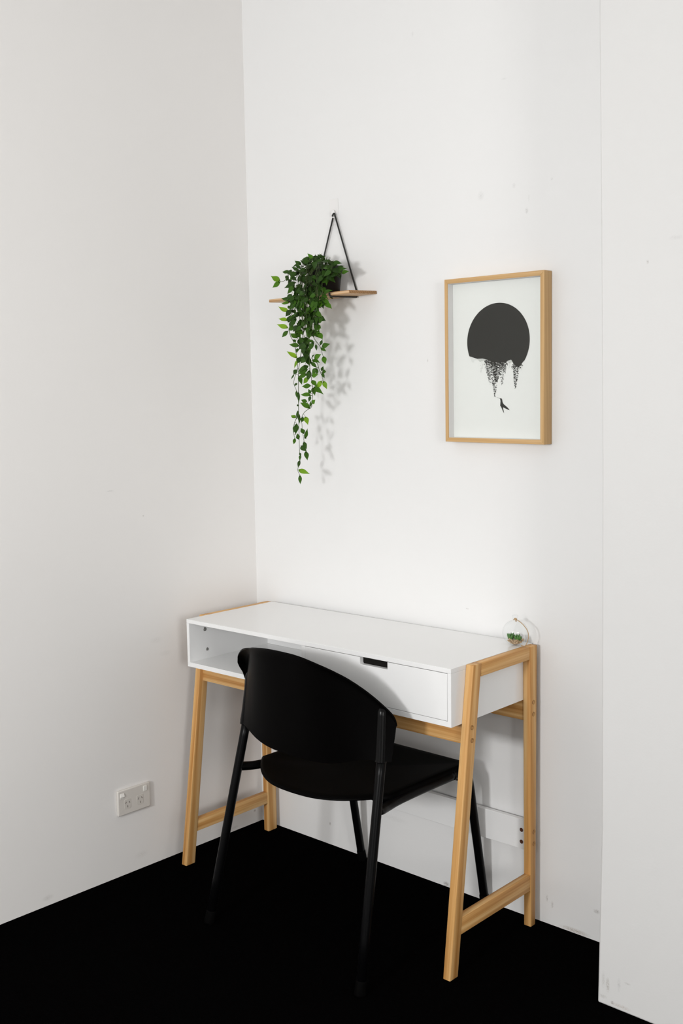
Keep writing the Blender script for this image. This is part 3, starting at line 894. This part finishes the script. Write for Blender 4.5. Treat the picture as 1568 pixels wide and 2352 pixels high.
# dense crown: short shoots that rise from the pot and fall over the shelf's front edge
crown_poly = [(560, 215), (600, 150), (680, 125), (760, 125), (840, 170), (900, 225), (930, 255), (900, 290), (850, 330), (790, 330), (740, 400), (810, 450), (760, 470), (750, 540),
              (690, 590), (690, 640), (730, 700), (690, 770), (690, 850), (620, 880), (630, 960), (590, 1060), (610, 1140), (560, 1180), (515, 1130), (530, 1040), (520, 960), (500, 880), (455, 820), (450, 740), (440, 640),
              (440, 560), (450, 480), (440, 420), (440, 350), (470, 270)]


def inside(x, y):
    c = False; n = len(crown_poly); j = n - 1
    for i in range(n):
        xi, yi = crown_poly[i]; xj, yj = crown_poly[j]
        if (yi > y) != (yj > y) and x < (xj - xi) * (y - yi) / (yj - yi) + xi: c = not c
        j = i
    return c


L_ = Leafs()
cnt = 0
rr = random.Random(23)
while cnt < 300:
    X = rr.uniform(430, 930); Y = rr.uniform(120, 1180)
    if not inside(X, Y): continue
    if Y > 700 and rr.random() < 0.25: continue
    if Y < 480: yv = rr.uniform(-0.150, -0.062) if X > 640 else rr.uniform(-0.160, -0.115)
    elif Y < 560: yv = rr.uniform(-0.155, -0.130)
    else: yv = rr.uniform(-0.155, -0.118)
    if X > 760 and Y > 300 and Y < 440: yv = rr.uniform(-0.135, -0.125)
    cnt += 1
    base = P3(X, Y, yv)
    if Y < 300: ang = rr.uniform(-2.6, 0.4) if X < 720 else rr.uniform(-1.6, 0.9)
    else: ang = rr.choice((-1, 1)) * rr.uniform(0.1, 1.25)
    # ang measured from straight down in the x-z plane
    dirv = Vector((math.sin(ang), rr.uniform(-0.5, 0.25), -math.cos(ang) * (0.9 if Y > 250 else rr.uniform(-0.5, 0.9)))).normalized()
    Ln = rr.uniform(0.022, 0.031)
    tip = base + dirv * Ln
    nr = Vector((0.5 + rr.uniform(-.7, .7), -0.7, 0.6 + rr.uniform(-.6, .6)))
    tone = rr.choice((.0, .08, .15, .22, .28, .35, .45))
    if Y > 500: tone += 0.12
    L_.leaf(base, tip, rr.uniform(0.0125, 0.0165), nr, tone, 0.2, rr.uniform(-.1, .35))
    back = base + Vector((rr.uniform(-.004, .004), 0.004, rr.uniform(.006, .014)))
    L_.stem([base, back], 0.0005, 5)
for k in range(22):     # bare shoots between the leaves
    X1 = rr.uniform(470, 700); Y1 = rr.uniform(420, 1050)
    e_ = P3(X1, Y1, rr.uniform(-.152, -.125))
    s_ = pot_top + Vector((rr.uniform(-.03, .03), rr.uniform(-.03, .02), -0.004))
    top_ = P3(X1 + rr.uniform(0, 60), rr.uniform(210, 330), rr.uniform(-.15, -.125))
    L_.stem(smooth_path([s_, s_.lerp(top_, .5) + Vector((0, 0, .014)), top_, top_.lerp(e_, .5) + jit(.003), e_], 5), 0.0007, 5)
# leaves that stand up at the top of the crown
for (b0, t0, ws, tone, yv) in (((720, 150), (700, 95), 1.3, .3, -.09), ((660, 150), (600, 88), 1.3, .7, -.10), ((770, 165), (712, 90), 1.2, .2, -.08), ((670, 150), (585, 165), 1.3, .35, -.10),
                               ((800, 170), (885, 190), 1.0, .2, -.07), ((790, 185), (872, 205), .9, .2, -.07), ((740, 150), (775, 110), 1.0, .2, -.08), ((600, 210), (530, 150), 1.1, .3, -.12),
                               ((540, 240), (480, 190), 1.1, .35, -.13), ((700, 180), (640, 140), 1.2, .3, -.1), ((820, 200), (800, 140), 1.2, .15, -.07), ((850, 225), (905, 165), 1.2, .2, -.07), ((620, 175), (560, 130), 1.2, .4, -.11),
                               ((690, 150), (735, 92), 1.1, .35, -.09), ((870, 240), (950, 205), 1.3, .25, -.08), ((520, 260), (450, 215), 1.2, .3, -.13)):
    base = P3(*b0, yv); tip = P3(*t0, yv - .004)
    L_.leaf(base, tip, 0.0092 * ws, Vector((.5, -.7, .5)), tone, .25, .1)
    L_.stem([base, base.lerp(pot_top, .5) + Vector((0, 0, .003)), pot_top + jit(.01)], 0.0006, 5)
L_.done('foliage')

# ------------------------------------------------------------------ framed print
frame = thing('picture_frame', 'light wood framed print of a black disc above a tiny hummingbird', 'picture', (0.969, -0.001, 1.50))
FO = Vector((0.969, -0.001, 1.50))
DF = 0.037
oc = [Vector((0.8138, -DF, 1.7199)), Vector((1.1248, -DF, 1.7172)), Vector((1.1255, -DF, 1.2830)), Vector((0.8140, -DF, 1.2868))]
ic = [Vector((0.8232, -DF, 1.7083)), Vector((1.1136, -DF, 1.7045)), Vector((1.1140, -DF, 1.2950)), Vector((0.8234, -DF, 1.2980))]
nf = ['moulding'] * 4
for i in range(4):
    a, b_, c, d = oc[i], oc[(i + 1) % 4], ic[(i + 1) % 4], ic[i]
    bk = Vector((0, DF - 0.0012, 0))
    cs = [a, b_, b_ + bk, a + bk, d, c, c + bk, d + bk]
    grain_bar('moulding', [v - FO for v in cs], (b_ - a), M_oak, frame, 0.0006)
YG = -0.0125
bm = bmesh.new()
e = 0.0006
sp_o = ic; sp_i = [Vector((v.x + (e if i in (0, 3) else -e), v.y, v.z + (-e if i in (0, 1) else e))) for i, v in enumerate(ic)]
for i in range(4):
    a, b_, c, d = sp_o[i], sp_o[(i + 1) % 4], sp_i[(i + 1) % 4], sp_i[i]
    prism(bm, [v + Vector((0, DF - 0.034, 0)) - FO for v in (a, b_, c, d)], (0, 0.034 + YG - 0.0005, 0))
link('spacer', bm, M_spacer, frame)


def art(px, py): v = at(px, py, 1, YG); return v


def a4(X, Y): return 1050 + X / 8.2526, 680 + Y / 8.2526     # artwork close-up grid -> photo pixel


bm = bmesh.new()
prism(bm, [Vector((v.x, YG, v.z)) - FO for v in ic], (0, 0.002, 0), 0)
ink_i = 0


def ink(pts, mi, lift):
    global ink_i
    ink_i += 1
    vs = [bm.verts.new(Vector((p.x, YG - 0.00012 - lift, p.z)) - FO) for p in pts]
    try: f = bm.faces.new(vs)
    except ValueError: return
    f.material_index = mi
    f.normal_update()
    if f.normal.y > 0: f.normal_flip()


cc = Vector((0.9689, YG, 1.5506)); RR = 0.0984
# disc, cut along its lower left by a soft ground line
cut = [art(*a4(*p)) for p in ((1265, 1225), (1180, 1330), (1120, 1345), (1060, 1270), (1020, 1205), (960, 1225), (900, 1270), (820, 1240), (740, 1260), (650, 1245), (560, 1205), (480, 1185), (380, 1190), (300, 1165), (232, 1140))]
a0 = math.atan2(cut[-1].z - cc.z, cut[-1].x - cc.x); a1 = math.atan2(cut[0].z - cc.z, cut[0].x - cc.x)
arc = []
a_start = a0 if a0 > 0 else a0 + 2 * math.pi
for k in range(0, 97):
    a = a_start + (a1 - a_start) * k / 96
    arc.append(Vector((cc.x + RR * math.cos(a), YG, cc.z + RR * math.sin(a))))
ink(arc + cut[:-1] if (arc[-1] - cut[0]).length < (arc[0] - cut[0]).length else arc + list(reversed(cut)), 1, 0.0003)
# pale haze under the left of the disc
ink([art(*a4(*p)) for p in ((236, 1145), (300, 1165), (400, 1190), (420, 1240), (380, 1215), (330, 1225), (300, 1270), (270, 1240), (250, 1190))], 3, 0.0)
ink([art(*a4(*p)) for p in ((300, 1166), (480, 1180), (570, 1205), (560, 1240), (500, 1225), (430, 1250), (390, 1205))], 2, 0.00005)
ink([art(*a4(*p)) for p in ((930, 1215), (1040, 1205), (1075, 1290), (1030, 1250), (985, 1275), (950, 1255))], 2, 0.00005)
ink([art(*a4(*p)) for p in ((1200, 1370), (1240, 1290), (1230, 1380), (1205, 1420))], 3, 0.00005)
ink([art(*a4(*p)) for p in ((965, 1270), (1005, 1262), (1000, 1330), (975, 1390))], 3, 0.00005)
ra = random.Random(5)


def sprig(X0, Y0, X1, Y1, w0, n, mi=1, sz=1.0):
    """a hanging flower spike: stem plus many small curved petals, wide above and tapering down"""
    a_, b__ = art(*a4(X0, Y0)), art(*a4(X1, Y1))
    sd = Vector((0.0003, 0, 0))
    ink([a_ - sd, a_ + sd, b__ + sd * .4, b__ - sd * .4], mi, 0.00008)
    for k in range(n):
        t = (k + ra.random()) / n
        cx_, cy_ = X0 + (X1 - X0) * t, Y0 + (Y1 - Y0) * t
        wd = w0 * (1 - t) ** 0.8 + 8
        side = ra.choice((-1, 1))
        ex = cx_ + side * ra.uniform(.25, 1) * wd; ey = cy_ + ra.uniform(-10, 34)
        ln = ra.uniform(16, 34) * sz * (1 - .35 * t)
        an = ra.uniform(0.2, 1.3) * side
        dx_, dy_ = math.sin(an) * ln, math.cos(an) * ln
        wx, wy = dy_ * .28, -dx_ * .28
        p = [(ex - dx_ / 2, ey - dy_ / 2), (ex + wx, ey + wy), (ex + dx_ / 2, ey + dy_ / 2), (ex - wx * .6, ey - wy * .6)]
        ink([art(*a4(*v)) for v in p], mi, 0.0001 + 0.0000002 * ink_i)
        if ra.random() < .5:
            q_ = [(cx_, cy_), (cx_ + 2, cy_ + 5), (ex + 2, ey + 2), (ex, ey - 2)]
            ink([art(*a4(*v)) for v in q_], mi, 0.00009)


sprig(690, 1230, 714, 1885, 85, 190, sz=1.1)
sprig(770, 1230, 735, 1620, 120, 190, sz=1.4)
sprig(610, 1230, 600, 1560, 75, 75, sz=1.1)
sprig(560, 1230, 625, 1650, 55, 60)
sprig(850, 1230, 850, 1670, 70, 80, sz=1.05)
sprig(890, 1230, 900, 1440, 60, 45, sz=1.15)
sprig(1115, 1280, 1098, 1715, 62, 150, sz=1.15)
sprig(1060, 1320, 1050, 1380, 50, 18, sz=1.2)
sprig(1190, 1310, 1160, 1360, 55, 18, sz=1.2)
sprig(490, 1200, 440, 1440, 40, 14, 2, .8)
sprig(530, 1200, 430, 1460, 20, 8, 2, .7)
for k in range(150):      # ragged dark edge where the flowers leave the disc
    X = ra.choice((ra.uniform(520, 930), ra.uniform(560, 900), ra.uniform(1060, 1230)))
    Y = 1215 + ra.random() ** 1.6 * (120 if X < 940 else 95) * (1.0 if 600 < X < 920 or X > 1000 else .5)
    if X > 1150: Y = min(Y, 1300)
    an = ra.uniform(-1.2, 1.2); ln = ra.uniform(22, 44)
    dx_, dy_ = math.sin(an) * ln, math.cos(an) * ln
    wx, wy = dy_ * .33, -dx_ * .33
    ink([art(*a4(*v)) for v in ((X - dx_ / 2, Y - dy_ / 2), (X + wx, Y + wy), (X + dx_ / 2, Y + dy_ / 2), (X - wx * .6, Y - wy * .6))], 1, 0.0001 + 0.0000002 * ink_i)
# hummingbird
for poly in (
    [(735, 1912), (812, 1940), (830, 1938), (846, 1950), (853, 1975), (857, 2010), (875, 2045), (920, 2085), (965, 2125), (993, 2166), (940, 2145), (890, 2120), (866, 2108),
     (868, 2135), (878, 2175), (887, 2222), (866, 2190), (850, 2150), (832, 2105), (812, 2080), (815, 2040), (818, 1990), (810, 1950), (800, 1942)],):
    ink([art(*a4(*p)) for p in poly], 1, 0.00015)
pr = link('print', bm, [M_paper, M_ink, M_inkgrey, M_inkpale], frame)
bm = bmesh.new()
prism(bm, [Vector((v.x, YG - 0.0022, v.z)) - FO for v in [s_ + Vector((.0002 * (1 if i in (0, 3) else -1), 0, 0)) for i, s_ in enumerate(sp_i)]], (0, 0.0012, 0))
link('glass_pane', bm, M_glass, frame)

# ------------------------------------------------------------------ power outlet on the left wall
c4 = [at(px, py, 0, 0) for px, py in ((263.7, 1815.5), (341, 1796), (343, 1848.6), (268, 1876))]
yc = sum(v.y for v in c4) / 4; zc = sum(v.z for v in c4) / 4
outlet = thing('power_outlet', 'cream double power point with two switches on the left wall', 'outlet', (0, yc, zc))
hw, hh = 0.0590, 0.0385
bm = bmesh.new(); box(bm, 0.0002, 0.0095, -hw, hw, -hh, hh)
link('faceplate', bm, M_outlet, outlet, bevel=0.0032, seg=3)


def oloc(px, py):
    p = at(px, py, 0, 0.0096); return p.y - yc, p.z - zc


def rrect(cy, cz, w_, h_, r_, n=5):
    out = []
    for sx, sz, a0_ in ((1, 1, 0), (-1, 1, 90), (-1, -1, 180), (1, -1, 270)):
        for k in range(n + 1):
            a = math.radians(a0_ + 90 * k / n)
            out.append((cy + sx * (w_ - r_) + r_ * math.cos(a), cz + sz * (h_ - r_) + r_ * math.sin(a)))
    return out


def O(X, Y): return 240 + X / 11.2, 1770 + Y / 11.2


for (X, Y, on) in ((450, 665, True), (1040, 450, False)):
    cy, cz = oloc(*O(X, Y))
    bm = bmesh.new()
    prism(bm, [Vector((0.0090, a, b_)) for a, b_ in rrect(cy, cz, 0.0082, 0.0095, 0.002)], (0.0007, 0, 0))
    rm = link('switch_surround', bm, M_outletin, outlet)
    bm = bmesh.new()
    h_ = 0.0082; w2 = 0.0066
    # rocker: wedge, tilted in or out
    x_t, x_b = (0.0108, 0.0146) if on else (0.0125, 0.0112)
    zt2, zb2 = (cz + h_, cz - 0.001) if on else (cz + h_, cz - h_)
    vs = [(0.0095, cy - w2, zb2), (0.0095, cy + w2, zb2), (0.0095, cy + w2, zt2), (0.0095, cy - w2, zt2),
          (x_b, cy - w2, zb2), (x_b, cy + w2, zb2), (x_t, cy + w2, zt2), (x_t, cy - w2, zt2)]
    bv_ = [bm.verts.new(v) for v in vs]
    for f in ((0, 3, 2, 1), (4, 5, 6, 7), (0, 1, 5, 4), (1, 2, 6, 5), (2, 3, 7, 6), (3, 0, 4, 7)): bm.faces.new([bv_[i] for i in f])
    if on:
        vs = [(0.0095, cy - w2, cz - h_), (0.0095, cy + w2, cz - h_), (0.0095, cy + w2, cz - 0.0012), (0.0095, cy - w2, cz - 0.0012),
              (0.0099, cy - w2, cz - h_), (0.0099, cy + w2, cz - h_), (0.0112, cy + w2, cz - 0.0012), (0.0112, cy - w2, cz - 0.0012)]
        bv_ = [bm.verts.new(v) for v in vs]
        for f in ((0, 3, 2, 1), (4, 5, 6, 7), (0, 1, 5, 4), (1, 2, 6, 5), (2, 3, 7, 6), (3, 0, 4, 7)): bm.faces.new([bv_[i] for i in f])
    bmesh.ops.recalc_face_normals(bm, faces=bm.faces[:])
    link('switch', bm, M_switch, outlet, bevel=0.0006)
for (X, Y) in ((595, 850), (915, 735)):
    cy, cz = oloc(*O(X, Y))
    bm = bmesh.new()
    prism(bm, [Vector((0.0090, a, b_)) for a, b_ in rrect(cy, cz - 0.0005, 0.0122, 0.0150, 0.005)], (0.0011, 0, 0))
    so_ = link('socket', bm, M_outletin, outlet, bevel=0.0004)
    bm = bmesh.new()
    for (dy, dz, an) in ((-0.0062, 0.0042, 28), (0.0062, 0.0042, -28), (0.0, -0.0080, 0)):
        a = math.radians(an); ww, hl = 0.0009, 0.0034
        ps = []
        for u, v in ((-ww, -hl), (ww, -hl), (ww, hl), (-ww, hl)):
            ps.append(Vector((0.0101, cy + dy + u * math.cos(a) + v * math.sin(a), cz + dz - u * math.sin(a) + v * math.cos(a))))
        prism(bm, ps, (0.0002, 0, 0))
    link('pin_slots', bm, M_slot, so_)

# ------------------------------------------------------------------ glass terrarium on the desk
gr = 0.0335
gc = at(1183, 1480.5, 2, 0.7602)
gc = Vector((gc.x, min(gc.y, -0.046), 0.7602 + gr * 0.955))
terr = thing('glass_terrarium', 'small round glass terrarium globe with a twine loop on the desk corner', 'terrarium', (gc.x, gc.y, 0.7602))
prof = []
for k in range(0, 25):
    a = -math.pi / 2 + 0.30 + (math.pi - 0.30 - 0.24) * k / 24
    prof.append((gr * math.cos(a), gr * math.sin(a) + gr * 0.955))
prof = [(0.0, 0.0002), (gr * math.sin(0.2), 0.0002)] + prof
topz = prof[-1][1]
prof += [(0.0070, topz + 0.003), (0.0066, topz + 0.009), (0.0078, topz + 0.0125), (0.0060, topz + 0.0135), (0.0, topz + 0.0138)]
bm = bmesh.new(); lathe(bm, prof, (0, 0, 0), 48)
link('glass_globe', bm, M_globe, terr, smooth=True)
# twine loop: leaves the neck, falls round the right side onto the desk
R_ = Vector((CAM_R.x, CAM_R.y, 0)).normalized(); TO_ = Vector((-CAM_D.x, -CAM_D.y, 0)).normalized()


def tw(px, py, fwd):
    v = at(px, py, 1, gc.y); v = v - Vector((gc.x, gc.y, 0.7602)); return v + TO_ * fwd


tp = [tw(1178, 1423, .006), tw(1182, 1419, .004), tw(1186, 1423, .004), tw(1194, 1428, .006), (tw(1202, 1436, .008)), tw(1209, 1446, .008), tw(1212, 1456, .008), tw(1211, 1466, .010), tw(1204, 1474, .014)]
e1 = tw(1195, 1477, .009); e1.z = 0.0014; tp[-1].z = 0.0045
tp += [e1]
bm = bmesh.new(); tube(bm, smooth_path(tp, 6), 0.00105, 8)
link('twine_loop', bm, M_twine, terr)
bm = bmesh.new()
kn = tw(1183, 1421, .008)
lathe(bm, [(0.0, -0.0034), (0.0026, -0.0024), (0.0037, 0), (0.0026, 0.0024), (0.0, 0.0034)], kn, 12)
tube(bm, [kn + Vector((0, 0, -.001)), kn + Vector((.001, 0, -.006))], 0.0016, 8)
link('twine_knot', bm, M_twine, terr)

gr_rnd = random.Random(3)
bm = bmesh.new()
for k in range(260):
    a = gr_rnd.uniform(0, 2 * math.pi); r_ = math.sqrt(gr_rnd.random()) * 0.0225
    zz = gr_rnd.uniform(0.002, 0.0165) if r_ > 0.014 else gr_rnd.uniform(0.004, 0.0125)
    # stay inside the glass
    lim = math.sqrt(max(0, (gr - 0.0035) ** 2 - (zz - gr * 0.955) ** 2)) - 0.002
    r_ = min(r_, max(0.002, lim))
    c = Vector((math.cos(a) * r_, math.sin(a) * r_, zz))
    d_ = Vector((gr_rnd.uniform(-1, 1), gr_rnd.uniform(-1, 1), gr_rnd.uniform(-.5, .5))).normalized() * gr_rnd.uniform(0.0012, 0.0034)
    tube(bm, [c - d_, c - d_ * .5, c, c + d_ * .5, c + d_], [0.0004, 0.0011, 0.0014, 0.0011, 0.0004], 6)
o = link('gravel', bm, M_straw); o.location = terr.location; o['kind'] = 'stuff'
o['label'] = 'bed of straw coloured gravel in the bottom of the glass globe'; o['category'] = 'gravel'

for idx, (px, py, lab, ntip, sc) in enumerate(((1173, 1464, 'left of the two tiny green succulents inside the glass globe', 9, 1.0), (1189, 1464, 'right of the two tiny green succulents inside the glass globe', 9, 1.0))):
    c0 = at(px, py, 1, gc.y) - Vector((gc.x, gc.y, 0.7602)); c0 = Vector((c0.x, c0.y, 0.0110))
    bm = bmesh.new()
    for k in range(ntip):
        a = 2 * math.pi * k / ntip + idx; lean = 0.16 if k % 3 == 0 else gr_rnd.uniform(.35, .62)
        d_ = Vector((math.cos(a) * lean, math.sin(a) * lean, 1)).normalized()
        Ln = gr_rnd.uniform(0.0165, 0.0215) * sc
        path = [Vector((0, 0, -0.001)) + d_ * (Ln * t) + Vector((math.cos(a), math.sin(a), 0)) * (0.002) for t in (0, .2, .45, .7, .88, 1)]
        tube(bm, path, [0.0014, 0.0027, 0.0036, 0.0031, 0.0015, 0.0002], 8, flat=0.75)
    o = link('succulent', bm, M_succ); o.location = Vector(terr.location) + c0
    o['label'] = lab; o['category'] = 'plant'; o['group'] = 'succulents in the glass globe'
